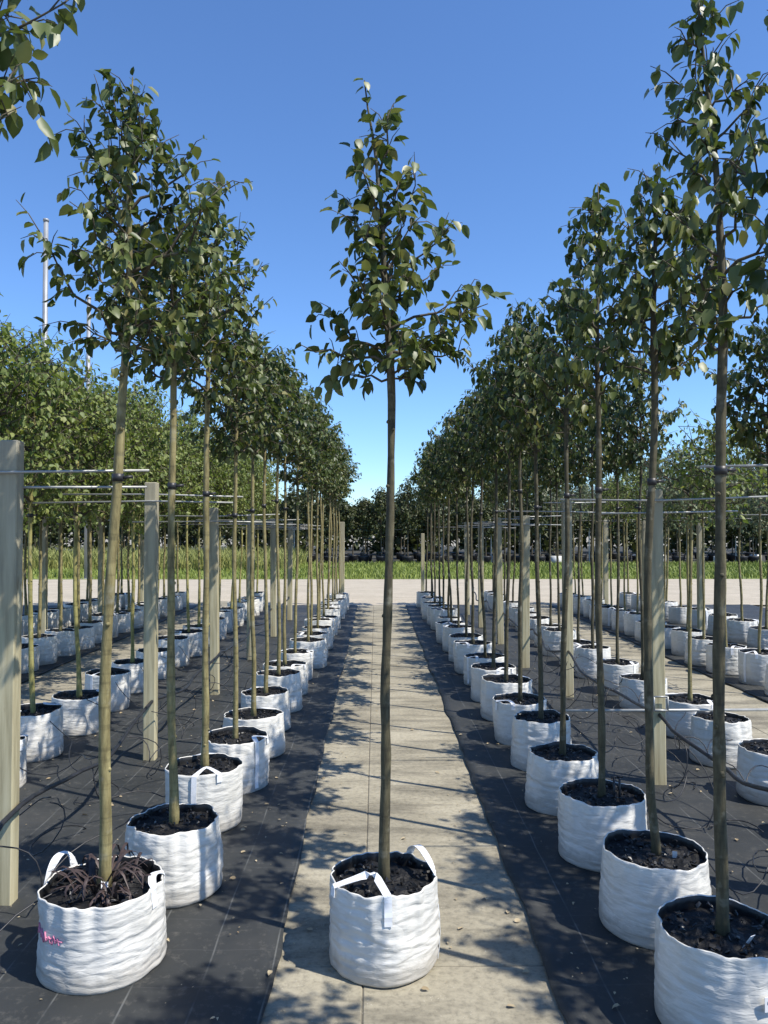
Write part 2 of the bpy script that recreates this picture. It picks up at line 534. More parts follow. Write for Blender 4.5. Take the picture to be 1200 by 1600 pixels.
# ------------------------------------------------------------------ tree skeletons
def trunk_path(r, height, bend, z0=0.24, amp=0.012, n=26):
    """bend: list of (z, dx, dy) control offsets, linear between"""
    pts = []
    ph = r.uniform(0, 20)
    for i in range(n + 1):
        z = z0 + (height - z0) * i / n
        dx = dy = 0.0
        for (za, xa, ya), (zb, xb, yb) in zip(bend[:-1], bend[1:]):
            if za <= z <= zb + 1e-6:
                t = (z - za) / (zb - za); t = t * t * (3 - 2 * t) * 0.6 + t * 0.4
                dx = xa + (xb - xa) * t; dy = ya + (yb - ya) * t
        w = min(1.0, (z - z0) / 0.4)
        dx += w * amp * noise.noise(Vector((z * 1.5, ph, 0.3)))
        dy += w * amp * noise.noise(Vector((z * 1.5, ph, 7.7)))
        pts.append(Vector((dx, dy, z)))
    return pts
def at_z(pts, z):
    for a, b in zip(pts[:-1], pts[1:]):
        if a.z <= z <= b.z:
            return a.lerp(b, (z - a.z) / max(1e-6, b.z - a.z))
    return pts[-1].copy()

def grow(r, trunk, branches, leaf_len=0.062, droop=0.75, tw_n=4, spacing=0.034, tw_len=(0.07, 0.17), clear=None, lead_from=0.55):
    """branches: (z_start, tip Vector offset from start). returns wood paths and leaves"""
    wood, lv = [], []
    top = trunk[-1].z
    def put(p, axis, k, scale=1.0):
        side = axis.cross(Vector((r.gauss(0, 1), r.gauss(0, 1), r.gauss(0, 1))))
        if side.length < 1e-4: side = Vector((1, 0, 0))
        side.normalize()
        d = axis * r.uniform(0.1, 0.7) + side * r.uniform(0.35, 0.9) + Vector((0, 0, -droop * r.uniform(0.3, 1.5)))
        d.normalize()
        L = leaf_len * r.uniform(0.62, 1.22) * scale
        nrm = Vector((r.gauss(0, 0.55), r.gauss(0, 0.55), 1.0)) + axis * 0.4
        lv.append(leaf_basis(p + d * (0.16 * L), d, nrm, L))
    def along(pts, t0, step):
        seg = [(b - a).length for a, b in zip(pts[:-1], pts[1:])]
        tot = sum(seg); s = tot * t0; k = 0
        while s < tot:
            q = s; i = 0
            while i < len(seg) - 1 and q > seg[i]:
                q -= seg[i]; i += 1
            a, b = pts[i], pts[i + 1]
            p = a.lerp(b, min(1, q / max(seg[i], 1e-6)))
            put(p, (b - a).normalized(), k); k += 1
            s += step * r.uniform(0.6, 1.5)
    for (zs, tip) in branches:
        s = at_z(trunk, zs)
        tip = Vector(tip); L = tip.length
        nseg = 6; pts = []
        side = tip.cross(Vector((0, 0, 1)))
        for i in range(nseg + 1):
            t = i / nseg
            p = s + tip * t
            p.z += 0.10 * L * math.sin(math.pi * t) * (-0.6 if tip.z > 0.2 * L else 0.5)
            if 0 < i:
                p += Vector((r.gauss(0, 1), r.gauss(0, 1), r.gauss(0, 1))) * 0.012 * L / 0.3
            pts.append(p)
        r0 = 0.0035 + 0.010 * min(L, 0.6)
        wood.append((pts, [r0 * (1 - 0.75 * i / nseg) for i in range(nseg + 1)]))
        along(pts, 0.30, spacing)
        for k in range(max(1, int(tw_n * (0.45 + L / 0.5)))):
            t = r.uniform(0.25, 1.0)
            i = min(nseg - 1, int(t * nseg)); b = pts[i].lerp(pts[i + 1], t * nseg - i)
            ax = (pts[i + 1] - pts[i]).normalized()
            d = (ax * r.uniform(0.2, 1.0) + Vector((r.gauss(0, .7), r.gauss(0, .7), r.gauss(0.15, .6)))).normalized()
            tl = r.uniform(*tw_len)
            tp = [b, b + d * tl * 0.5 + Vector((0, 0, 0.01)), b + d * tl + Vector((0, 0, -0.02 * r.random()))]
            wood.append((tp, [0.0024, 0.0018, 0.001]))
            along(tp, 0.15, spacing)
    # leader
    ztop = top - lead_from
    lead = [p for p in trunk if p.z > ztop]
    if len(lead) > 2:
        along(lead, 0.0, spacing * 0.75)
        for _ in range(2):
            put(lead[-1], Vector((0, 0, 1)), 0)
    return wood, lv

def auto_branches(r, zb, top, rad, n, up=0.75, skew=(0, 0)):
    out = []
    az = r.uniform(0, 6.28)
    H = top - zb
    for i in range(n):
        t = (i + r.uniform(0, 0.9)) / n
        t = t ** 1.15
        az += 2.399 + r.uniform(-0.5, 0.5)
        prof = (0.72 + 1.1 * t if t < 0.25 else 1.0 * max(0.0, 1 - (t - 0.25) / 0.75) ** 0.85 + 0.10)
        L = rad * prof * r.uniform(0.62, 1.25)
        e = up * r.uniform(0.5, 1.3) + 0.35 * t
        tip = Vector((math.cos(az) * L + skew[0] * L, math.sin(az) * L + skew[1] * L, L * e))
        z = zb + H * 0.90 * t
        if z + tip.z > top - 0.02:
            tip.z = max(0.03, top - 0.02 - z)
        out.append((z, tip))
    return out

def tree_meshes(seed, height, zb, rad, nb, bend=None, r0=0.023, mat_leaf=None, bark=None, leaf_len=0.062, droop=0.75,
                tw_n=4, spacing=0.034, branches=None, simple=False, up=0.75, nleafparts=0, view=None, lead=0.55, skew=(0, 0), tw_len=(0.07, 0.17), amp=0.022, z0=0.24, trunk_n=12):
    r = random.Random(seed)
    if bend is None:
        a = r.uniform(0, 6.28); q = r.uniform(0.0, 0.05)
        bend = [(z0, 0, 0), (height * 0.5, math.cos(a) * q, math.sin(a) * q), (height, math.cos(a) * q * r.uniform(-.4, 1.6), math.sin(a) * q * r.uniform(-.4, 1.6))]
    tp = trunk_path(r, height, bend, z0=z0, amp=amp, n=30)
    rad_l = []
    for p in tp:
        if p.z < zb:
            q = r0 * (1 - 0.30 * (p.z - z0) / (zb - z0))
            if p.z < z0 + 0.12: q *= 1.0 + 0.35 * (1 - (p.z - z0) / 0.12)
        else:
            q = r0 * 0.66 * max(0.0, 1 - (p.z - zb) / (height - zb)) ** 0.85 + 0.0022
        rad_l.append(q * r.uniform(0.90, 1.12))
    tm = MB(); tm.tube(tp, rad_l, trunk_n)
    if not simple:
        for _ in range(7):   # knots where side shoots were cut off
            z = r.uniform(z0 + 0.15, zb); c = at_z(tp, z); a = r.uniform(0, 6.28)
            d = Vector((math.cos(a), math.sin(a), 0.25))
            tm.tube([c + d * r0 * 0.4, c + d * r0 * 1.0, c + d * r0 * 1.12], [r0 * 0.42, r0 * 0.36, r0 * 0.15], 6)
    br = branches if branches is not None else auto_branches(r, zb, height, rad, nb, up, skew)
    wood, lv = grow(r, tp, br, leaf_len, droop, tw_n, spacing, tw_len, lead_from=lead)
    wm = MB()
    for pts, rr in wood:
        wm.tube(pts, rr, 5 if not simple else 4, cap=False)
    parts = []
    if nleafparts:
        # the leaves that show largest: outermost ones seen from the view side
        c = Vector((0, 0, (zb + height) / 2))
        vv = Vector(view).normalized()
        def score(l):
            p = l[0]; rel = p - at_z(tp, p.z)
            return rel.dot(vv) * 0.9 + (rel - vv * rel.dot(vv)).length * 0.8 + l[4] * 1.5 + r.uniform(0, 0.12)
        order = sorted(range(len(lv)), key=lambda i: -score(lv[i]))
        sel = set(order[:nleafparts])
        parts = [lv[i] for i in range(len(lv)) if i in sel]
        lv = [lv[i] for i in range(len(lv)) if i not in sel]
    ml = mat_leaf or MAT['leaf']
    return dict(trunk=tm.mesh('trunk', bark or MAT['bark'], True), crown=wm.mesh('crown', MAT['twig'], True),
                foliage=leaves_mesh('foliage', lv, ml, r, simple), parts=parts, path=tp, r0=r0, nleaf=len(lv) + len(parts))

# ------------------------------------------------------------------ planter bags
def bag_surface(seed, rb, rt, h, wr=1.0):
    ox, oy = seed * 3.7, seed * 1.9
    def f(th, t):
        z = h * t
        base = rb + (rt - rb) * t + 0.003 * math.sin(math.pi * t)
        if t < 0.05: base -= 0.012 * (1 - t / 0.05) ** 2
        c, s = math.cos(th), math.sin(th)
        base += 0.010 * noise.noise(Vector((c * 1.1 + ox, s * 1.1 + oy, t * 1.5)))
        band = 0.35 + 0.65 * math.sin(math.pi * min(1, max(0, t)) ** 0.8)
        n1 = noise.noise(Vector((c * 1.5 + ox, s * 1.5 + oy, z * 34)))
        n2 = noise.noise(Vector((c * 3.4 + oy, s * 3.4 + ox, z * 62 + c * 2)))
        base += wr * band * (0.0028 * (1 - abs(n1) * 2.4) + 0.0020 * n2)
        base += wr * (0.011 * t * t + 0.003) * noise.noise(Vector((c * 5 + ox, s * 5 + oy, t * 1.2)))
        zz = z
        if t > 0.9:
            zz += (t - 0.9) / 0.1 * (0.011 * noise.noise(Vector((c * 2.1 + ox, s * 2.1 + oy, 3.3))) + 0.004 * noise.noise(Vector((c * 7 + ox, s * 7, 8.3))))
        return base, zz
    return f
def bag_mesh(f, na, nh, h):
    mb = MB(); vs = []; fs = []
    for j in range(nh + 1):
        t = j / nh
        for i in range(na):
            th = 2 * math.pi * i / na
            q, z = f(th, t)
            vs.append((q * math.cos(th), q * math.sin(th), z))
    top = nh * na
    for j in range(nh):
        for i in range(na):
            k = (i + 1) % na
            fs.append((j * na + i, j * na + k, (j + 1) * na + k, (j + 1) * na + i))
    # rolled rim and the inside of the wall
    for (dr, dz) in ((0.003, 0.003), (0.006, 0.000), (0.010, -0.02), (0.013, -0.075)):
        b = len(vs)
        for i in range(na):
            th = 2 * math.pi * i / na
            q, z = f(th, 1.0)
            vs.append(((q - dr) * math.cos(th), (q - dr) * math.sin(th), z + dz))
        prev = top if b == top + na else b - na
        for i in range(na):
            k = (i + 1) % na
            fs.append((prev + i, prev + k, b + k, b + i))
    fs.append(tuple(range(na - 1, -1, -1)))
    mb.add(vs, fs)
    me = mb.mesh('planter_bag', MAT['bag'], True)
    me.materials.append(MAT['liner'])            # the bags are black inside
    inner = [0] * len(me.polygons)
    for q in range((nh + 2) * na, (nh + 4) * na):
        inner[q] = 1
    me.polygons.foreach_set('material_index', inner)
    return me
def soil_mesh(f, seed, h, level):
    r = random.Random(seed * 7 + 1)
    mb = MB(); vs = []; fs = []
    nr, na = 12, 40
    vs.append((0, 0, level + 0.02))
    for j in range(1, nr + 1):
        for i in range(na):
            th = 2 * math.pi * i / na
            q = (f(th, 1.0)[0] - 0.006) * j / nr
            x, y = q * math.cos(th), q * math.sin(th)
            z = level + 0.018 * (1 - j / nr) + 0.020 * noise.noise(Vector((x * 17, y * 17, seed))) + 0.010 * noise.noise(Vector((x * 45, y * 45, seed + 4)))
            vs.append((x, y, z))
    for i in range(na):
        fs.append((0, 1 + i, 1 + (i + 1) % na))
    for j in range(nr - 1):
        for i in range(na):
            k = (i + 1) % na
            fs.append((1 + j * na + i, 1 + (j + 1) * na + i, 1 + (j + 1) * na + k, 1 + j * na + k))
    mb.add(vs, fs)
    me = mb.mesh('soil', MAT['soil'], False)
    # lumps and bark chips
    cb = MB()
    for _ in range(70):
        a = r.uniform(0, 6.28); q = 0.17 * math.sqrt(r.random())
        x, y = q * math.cos(a), q * math.sin(a)
        l, w, t = r.uniform(0.008, 0.028), r.uniform(0.006, 0.015), r.uniform(0.004, 0.012)
        m = Matrix.Translation((x, y, level + 0.018 + r.uniform(0, 0.010))) @ Matrix.Rotation(r.uniform(0, 6.28), 4, 'Z') @ Matrix.Rotation(r.gauss(0, 0.45), 4, 'Y') @ Matrix.Rotation(r.gauss(0, 0.45), 4, 'X')
        vs = [m @ Vector((sx * l * r.uniform(.15, .6), sy * w * r.uniform(.15, .6), sz * t * r.uniform(.2, .7))) for sz in (-1, 1) for sy in (-1, 1) for sx in (-1, 1)]
        cb.add(vs, [(0, 2, 3, 1), (4, 5, 7, 6), (0, 1, 5, 4), (2, 6, 7, 3), (0, 4, 6, 2), (1, 3, 7, 5)])
    return me, cb.mesh('bark_chips', MAT['chip'], False)
def handle_mesh(f, th0, th1, lift, lean, down=0.10, w=0.028, name='handle'):
    """strap loop: sewn on at th0, rises above the rim, comes back at th1"""
    pts, wd = [], []
    def surf(th, t, off=0.004):
        q, z = f(th, t)
        return Vector(((q + off) * math.cos(th), (q + off) * math.sin(th), z))
    def tang(th): return Vector((-math.sin(th), math.cos(th), 0))
    n = 6
    for i in range(n):
        t = 1 - down * (1 - i / n)
        pts.append(surf(th0, t)); wd.append(tang(th0))
    m = 12
    a, b = surf(th0, 1.0), surf(th1, 1.0)
    for i in range(m + 1):
        u = i / m
        p = a.lerp(b, u)
        k = max(0.0, math.sin(math.pi * u)) ** 0.75
        rad = Vector((p.x, p.y, 0)).normalized()
        p = p + Vector((0, 0, lift * k)) + rad * (lean * k)
        d0, d1 = tang(th0), -tang(th1)
        # the strap rolls over as it crosses the top
        ww = d0 * (1 - u) + d1 * u + rad * 1.0 * k
        pts.append(p); wd.append(ww)
    d2 = min(down, 0.12)
    for i in range(1, 4):
        pts.append(surf(th1, 1 - d2 * i / 3)); wd.append(-tang(th1))
    mb = MB(); mb.ribbon(pts, wd, w, 0.0022)
    return mb.mesh(name, MAT['strap'], False)

def bag_kit(seed, rb=0.205, rt=0.198, h=0.305, na=72, nh=30, wr=1.0, handles=None):
    r = random.Random(seed + 50)
    f = bag_surface(seed, rb, rt, h, wr)
    level = h - 0.035
    sm, cm = soil_mesh(f, seed, h, level)
    if handles is None:
        a = r.uniform(0, 6.28)
        handles = []
        if seed % 3 != 1:
            handles.append((a, a + r.uniform(0.5, 0.8), r.uniform(0.004, 0.03), r.uniform(-0.09, -0.03), r.choice([0.2, 0.93, 0.25])))
        if seed % 2 == 0:
            handles.append((a + 3.1, a + 3.1 + r.uniform(0.5, 0.8), r.uniform(0.004, 0.02), r.uniform(-0.08, -0.04), r.choice([0.2, 0.9])))
    hm = [handle_mesh(f, *q) for q in handles]
    return dict(bag=bag_mesh(f, na, nh, h), soil=sm, chips=cm, handles=hm, f=f, h=h, level=level)

# ------------------------------------------------------------------ placing trees
def place_tree(kit, bag, loc, rz, label, group=None, bag_rz=None, bag_s=(1, 1, 1), leafparts=True, tie=False, name='bagged_tree', tree_s=1.0):
    t = empty(name, loc, 0.0)
    tag(t, label, 'tree', group)
    b = link('planter_bag', bag['bag'], t, (0, 0, 0), rz if bag_rz is None else bag_rz)
    b.scale = bag_s
    if group:      # bags in the rows sit a little crooked
        b.rotation_euler = (rr.gauss(0, 0.014), rr.gauss(0, 0.014), b.rotation_euler.z)
        b.location.z = -0.003
    link('soil', bag['soil'], b)
    link('bark_chips', bag['chips'], b)['kind'] = 'stuff'
    for hm in bag['handles']:
        link('handle', hm, b)
    tk = link('trunk', kit['trunk'], t, None, rz)
    cr = link('crown', kit['crown'], t, None, rz)
    fo = link('foliage', kit['foliage'], cr); fo['kind'] = 'stuff'
    for k in (tk, cr):
        k.scale = (1, 1, tree_s)
    if leafparts:
        for i, (p, d, s, n, L) in enumerate(kit['parts']):
            o = link('leaf', LEAF_ME[i % 4], cr)
            o.matrix_basis = Matrix((
                (d.x * L, s.x * L, n.x * L, p.x), (d.y * L, s.y * L, n.y * L, p.y), (d.z * L, s.z * L, n.z * L, p.z), (0, 0, 0, 1)))
    if tie:
        c = at_z(kit['path'], 1.78); q = kit['r0'] * 0.80
        mb = MB(); mb.tube([c + Vector((0, 0, -0.014)), c + Vector((0, 0, 0.014))], q + 0.004, 12)
        mb.tube([c + Vector((q, 0, 0)), c + Vector((q + 0.035, 0.01, 0.004))], 0.007, 6)
        link('tie', mb.mesh('tie', MAT['hose'], True), tk)
    return t

BAGS = [bag_kit(s, [0.205, 0.212, 0.198][s % 3], [0.198, 0.19, 0.203][(s + s // 3) % 3], 0.300 + 0.006 * (s % 3), wr=[1.0, 1.5, 0.8][s % 3]) for s in range(8)]

# --- the lone tree in the middle of the path
def B(z, dx, dy, dz): return (z, Vector((dx, dy, dz)))
Z = lambda y: 1.6 + (826 - y) * 0.002417
XO = lambda px: (px - 613) * 0.002417
def tipb(ys, px, yt, dy): return (Z(ys), Vector((XO(px), dy, Z(yt) - Z(ys))))
cb = [tipb(572, 482, 548, -0.05), tipb(590, 520, 585, 0.06), tipb(548, 500, 470, 0.08), tipb(505, 538, 415, -0.06),
      tipb(566, 735, 540, 0.04), tipb(548, 762, 492, -0.06), tipb(515, 748, 432, 0.05), tipb(450, 712, 352, -0.03),
      tipb(365, 668, 262, 0.03), tipb(400, 562, 308, 0.04), tipb(470, 690, 400, 0.14), tipb(285, 634, 150, 0.02),
      tipb(330, 574, 235, -0.02), tipb(520, 560, 440, -0.16), tipb(585, 668, 570, -0.12), tipb(575, 640, 560, -0.22), tipb(560, 690, 520, -0.16),
      tipb(540, 600, 480, -0.24), tipb(500, 650, 430, -0.20), tipb(470, 585, 390, -0.14), tipb(430, 640, 345, -0.14),
      tipb(400, 600, 320, 0.12), tipb(545, 640, 480, 0.22), tipb(510, 590, 450, 0.22), tipb(450, 620, 370, 0.18), tipb(590, 655, 582, 0.10),
      tipb(360, 590, 280, -0.08), tipb(345, 640, 285, -0.05), tipb(560, 575, 520, 0.14), tipb(440, 575, 350, -0.05), tipb(420, 665, 320, 0.05)]
k_mid = tree_meshes(401, Z(118), 2.12, 0.3, 0, bend=[(0.24, 0.0, 0), (0.95, 0.008, 0), (1.25, 0.022, 0), (2.13, 0.026, 0), (2.75, 0.0, 0), (2.95, -0.03, 0), (3.315, -0.085, 0)],
                    r0=0.0195, bark=MAT['barkshade'], branches=cb, nleafparts=300, view=(0, -1, 0.3), tw_n=6, spacing=0.0265, lead=0.75, leaf_len=0.058, tw_len=(0.05, 0.13))
PI = math.pi
b_mid = bag_kit(21, 0.200, 0.193, 0.312, 128, 56, 1.15,
                [(R(-86), R(-152), 0.030, -0.085, 0.30), (R(-4), R(58), 0.065, -0.012, 0.97)])
place_tree(k_mid, b_mid, (0.030, 2.90, 0.0), 0.0, 'lone slim tree in white bag standing on the bare concrete path')

VIEW = lambda x, y: (-x, -y, 0.0)
# --- the row along the path on the side of the lamp poles
LSIDE = 'row by the path on the lamp pole side'
g_l1 = 'trees in the ' + LSIDE
k = tree_meshes(501, 3.29, 2.20, 0.30, 36, bend=[(0.24, 0, 0), (1.0, 0.012, 0), (1.8, 0.05, 0), (2.3, 0.07, 0), (3.29, 0.075, 0)], r0=0.0225, nleafparts=280, view=VIEW(-1.0, 2.87), tw_n=7, leaf_len=0.051, spacing=0.027)
b_l1 = bag_kit(31, 0.222, 0.213, 0.292, 128, 52, 1.15, [(R(178), R(140), 0.075, -0.005, 0.10), (R(-18), R(20), 0.02, -0.02, 0.22)])
t_l1 = place_tree(k, b_l1, (-1.0, 2.87, 0.010), 0.0, 'tree in pink-marked white bag with brown weeds round its trunk', tie=True)
near_l = [(-0.895, 3.45, 2.95, 2.25, 0.31, 28, 0.0195, 'tree in white bag standing directly behind the pink-marked bag'),
          (-0.925, 4.20, 3.42, 2.25, 0.36, 34, 0.020, 'tree in white bag, second one behind the pink-marked bag')]
for i, (x, y, h, zb, rad, nb, r0, lab) in enumerate(near_l):
    k = tree_meshes(510 + i, h, zb, rad, nb, r0=r0, nleafparts=260, view=VIEW(x, y), tw_n=7, leaf_len=0.051, spacing=0.027, skew=(0.12, 0))
    place_tree(k, BAGS[(i + 1) % 6], (x, y, 0.010), 0.0, lab, bag_rz=1.3 * i + 0.4, tie=True)
k = tree_meshes(520, 3.35, 2.44, 0.37, 30, r0=0.023, nleafparts=200, view=VIEW(-1.06, 2.0), tw_n=5)
place_tree(k, BAGS[4], (-1.17, 1.92, 0.010), 0.0, 'tree before the pink-marked bag, only its outer leaves in view', bag_rz=2.0)

# --- the row along the path on the side away from the lamp poles
near_r = [(1.12, 2.50, 3.40, 2.18, 0.23, 28, 0.021, [(0.24, 0, 0), (1.2, 0.008, 0), (2.2, 0.028, 0), (2.8, 0.0, 0), (3.40, -0.06, 0)], 'tree whose white bag bears a small printed label'),
          (1.119, 3.10, 3.08, 2.20, 0.26, 32, 0.0185, [(0.24, 0.01, 0), (0.55, -0.018, 0), (1.4, -0.015, 0), (2.2, 0.015, 0), (3.08, 0.03, 0)], 'tree with kinked trunk foot in glossy white bag'),
          (1.10, 3.76, 3.30, 2.2, 0.26, 34, 0.018, None, 'tree in white bag with two black pegs beside its trunk'),
          (1.075, 4.44, 3.05, 2.15, 0.28, 34, 0.0175, None, 'tree in white bag next behind the bag with two black pegs')]
for i, (x, y, h, zb, rad, nb, r0, bend, lab) in enumerate(near_r):
    k = tree_meshes(540 + i, h, zb, rad, nb, bend=bend, r0=r0, nleafparts=260, view=VIEW(x, y), droop=1.35, tw_n=6, leaf_len=0.055, spacing=0.028, tw_len=(0.05, 0.13), bark=MAT['barkshade'])
    bg = bag_kit(60 + i, 0.208, 0.200, 0.305, 112, 44, 0.75, []) if i < 3 else BAGS[1]
    t = place_tree(k, bg, (x, y, 0.010), 0.0, lab, bag_rz=[0.3, 2.2, 4.0, 1.0][i], tie=True)

# --- shared kits for the trees further along the rows
KA = [tree_meshes(600 + i, 3.05 + 0.07 * i, 2.15 + 0.03 * (i % 3), 0.30 + 0.02 * (i % 3), 34, r0=0.0165, tw_n=7, leaf_len=0.051, spacing=0.029, bark=MAT['bark']) for i in range(6)]
KR = [tree_meshes(620 + i, 3.0 + 0.07 * i, 2.10 + 0.03 * (i % 3), 0.31 + 0.03 * (i % 3), 38, r0=0.0165, tw_n=7, leaf_len=0.052, spacing=0.028, droop=1.35, bark=MAT['barkshade']) for i in range(5)]
KB = [tree_meshes(640 + i, 3.2 + 0.14 * i, 1.62 + 0.05 * i, 0.55, 42, r0=0.022, tw_n=8, leaf_len=0.055, spacing=0.042, mat_leaf=MAT['leaf_light'], tw_len=(0.12, 0.28)) for i in range(4)]
KG = [tree_meshes(660 + i, 2.5 + 0.22 * i, 1.62 + 0.05 * i, 0.44, 32, r0=0.018, tw_n=7, leaf_len=0.052, spacing=0.046, mat_leaf=MAT['leaf_grey'], tw_len=(0.10, 0.25)) for i in range(3)]

KC = [tree_meshes(680 + i, 2.85 + 0.09 * i, 1.70 + 0.04 * i, 0.50, 46, r0=0.0185, tw_n=9, leaf_len=0.044, spacing=0.034, mat_leaf=MAT['leaf_light'], tw_len=(0.12, 0.30), bark=MAT['barkyellow']) for i in range(4)]
KD = [tree_meshes(690 + i, 2.30 + 0.12 * i, 1.72 + 0.04 * i, 0.34, 26, r0=0.0155, tw_n=6, leaf_len=0.044, spacing=0.042, mat_leaf=MAT[['leaf_grey', 'leaf_light', 'leaf_grey'][i]], tw_len=(0.10, 0.24), lead=0.7) for i in range(3)]
rr = random.Random(77)
ORD = 'first second third fourth fifth sixth seventh eighth ninth tenth eleventh twelfth thirteenth fourteenth fifteenth sixteenth seventeenth eighteenth nineteenth twentieth twenty-first twenty-second'.split()
def row(xs, ys, kits, label, group, drift=0.0, jx=0.02, s=(0.92, 1.06)):
    for i, y in enumerate(ys):
        x = xs + drift * (y - 3) / 12 + rr.gauss(0, jx)
        q = rr.uniform(0.93, 1.05)
        ks = kits[i] if isinstance(kits[0], list) else kits
        place_tree(ks[rr.randrange(len(ks))], BAGS[rr.randrange(8)], (x, y + rr.gauss(0, 0.03), 0.010), rr.uniform(0, 6.28), label % ORD[len(ys) - 1 - i + (4 if y < 1.8 and xs < 1.5 else 0)], group,
                   bag_s=(q * rr.uniform(.94, 1.06), q, rr.uniform(0.90, 1.08)), tree_s=rr.uniform(*s), tie=(y < 8))
def steps(a, b, st):
    n = int(round((b - a) / st)); return [a + (b - a) * i / n for i in range(n + 1)]
row(-0.90, [4.84, 5.50] + steps(6.15, 15.6, 0.68), KA, '%s tree from the road in the path-side row by the lamp poles', g_l1, 0.15)
row(1.13, [1.66, 5.15, 5.80] + steps(6.5, 15.6, 0.70), KR, '%s tree from the road in the path-side row opposite the lamp poles', 'trees in the path-side row opposite the lamp poles', -0.07)
row(-2.37, [4.78] + steps(5.43, 15.5, 0.72), KC, '%s tree from the road in the row behind timber posts, lamp pole side', 'trees in the second row on the lamp pole side')
row(2.37, [1.25, 1.95, 2.6, 3.25, 3.9] + steps(4.55, 15.5, 0.73), [KR] * 6 + [KD] * 2 + [KR] * 30, '%s tree from the road in the row behind timber posts opposite lamp poles', 'trees in the second row opposite the lamp poles')
row(-3.98, steps(7.6, 15.6, 0.53), KB, '%s bushy light green tree from the road, beside the side path', 'bushy trees across the side path by the lamp poles')
row(-5.15, steps(9.6, 15.6, 0.62), KB, '%s bushy light green tree from the road in the outermost row by lamp poles', 'bushy trees in the outermost row by the lamp poles')
row(3.90, steps(7.3, 15.6, 0.58), KD, '%s tree from the road across the side path opposite the lamp poles', 'trees across the side path opposite the lamp poles')
row(5.15, steps(9.4, 15.6, 0.66), KG, '%s grey green tree from the road in the outermost row', 'grey green trees in the outermost row')

# ------------------------------------------------------------------ timber posts with steel crossbars
def post(x, y, h, w, bars, label, group=None, low=None, lean=0.0):
    t = empty('support_post', (x, y, 0.0))
    tag(t, label, 'post', group)
    mb = MB(); mb.box(-w / 2, w / 2, -w * 0.45, w * 0.45, -0.02, h, 0.005)
    p = link('timber', mb.mesh('timber', MAT['wood']), t)
    p.rotation_euler = (R(rr.gauss(0, .4)), R(lean), 0)
    for i, (z, x0, x1) in enumerate(bars):
        m2 = MB(); sgn = -1 if i % 2 == 0 else 1
        yy = sgn * (w * 0.45 + 0.008)
        m2.tube([(x0 - x, yy, z + rr.gauss(0, .006)), (0, yy, z), (x1 - x, yy, z + rr.gauss(0, .012))], 0.0056, 8)
        link('crossbar', m2.mesh('crossbar', MAT['steel'], True), t)
    if low:
        z, x0, x1 = low
        m2 = MB(); yy = -w * 0.45 - 0.009
        m2.tube([(x0 - x, yy, z), (x1 - x, yy, z + 0.002)], 0.009, 8)
        link('crossbar', m2.mesh('crossbar', MAT['steel'], True), t)
        m3 = MB(); q = 0.042; zz = z + 0.045; y3 = yy - 0.012
        for a, b in (((-q, zz - q), (q, zz - q)), ((-q, zz + q), (q, zz + q)), ((-q, zz - q), (-q, zz + q)), ((q, zz - q), (q, zz + q))):
            m3.tube([(a[0], y3, a[1]), (b[0], y3, b[1])], 0.006, 6)
        link('bracket', m3.mesh('bracket', MAT['steel'], True), t)
    return t
lampside = 'timber post from the road between tree rows on the lamp pole side'
oppside = 'timber post from the road between tree rows opposite the lamp poles'
post(-1.575, 3.32, 1.98, 0.078, [(1.84, -2.30, -0.965), (1.78, -2.25, -1.0)], 'weathered timber post beside the pink-marked bag, rods across its top')
for io, (y, h) in enumerate(((5.35, 1.92), (7.41, 1.80), (9.4, 1.78), (11.4, 1.75), (13.4, 1.72))):
    post(-1.555 + 0.03 * (y - 5.35) / 4, y, h, 0.082, [(h - 0.13, -2.36, -0.96), (h - 0.08, -2.2, -0.93)], ORD[4 - io] + ' ' + lampside, 'posts on the lamp pole side', lean=rr.gauss(0, .4))
post(1.785, 3.34, 1.98, 0.08, [(1.875, 1.40, 2.42)], 'timber post opposite the labelled bag holding one white rod')
post(1.764, 4.81, 1.845, 0.080, [(1.775, 1.15, 2.45), (1.70, 1.4, 2.3)], 'timber post with a low white rod and square bracket', low=(0.474, 1.17, 2.44), lean=-0.3)
for io, (x, y, h) in enumerate(((1.82, 7.27, 1.86), (1.71, 8.8, 1.75), (1.72, 10.6, 1.75), (1.70, 12.4, 1.72), (1.69, 14.2, 1.72))):
    post(x, y, h, 0.085, [(h - 0.10, 1.12, 2.26), (h + 0.005 - 0.02, 1.6, 2.2)], ORD[4 - io] + ' ' + oppside, 'posts opposite the lamp poles', lean=rr.gauss(0, .5))
post(-0.70, 16.0, 1.74, 0.10, [], 'thick timber end post at the road end of lamp pole side row')
post(0.98, 16.0, 1.5, 0.07, [], 'thin pale end stake at the road end opposite the lamp poles')
for i, y in enumerate((8.4, 10.6, 12.8, 15.0)):
    post(-4.55, y, 1.85, 0.085, [(1.75, -5.2, -3.95)], ORD[3 - i] + ' timber post from the road among the bushy light green trees', 'posts among the bushy trees')
    post(4.5, y, 1.85, 0.085, [(1.75, 3.85, 5.2)], ORD[3 - i] + ' timber post from the road between outer rows opposite lamp poles', 'posts between the outer rows')

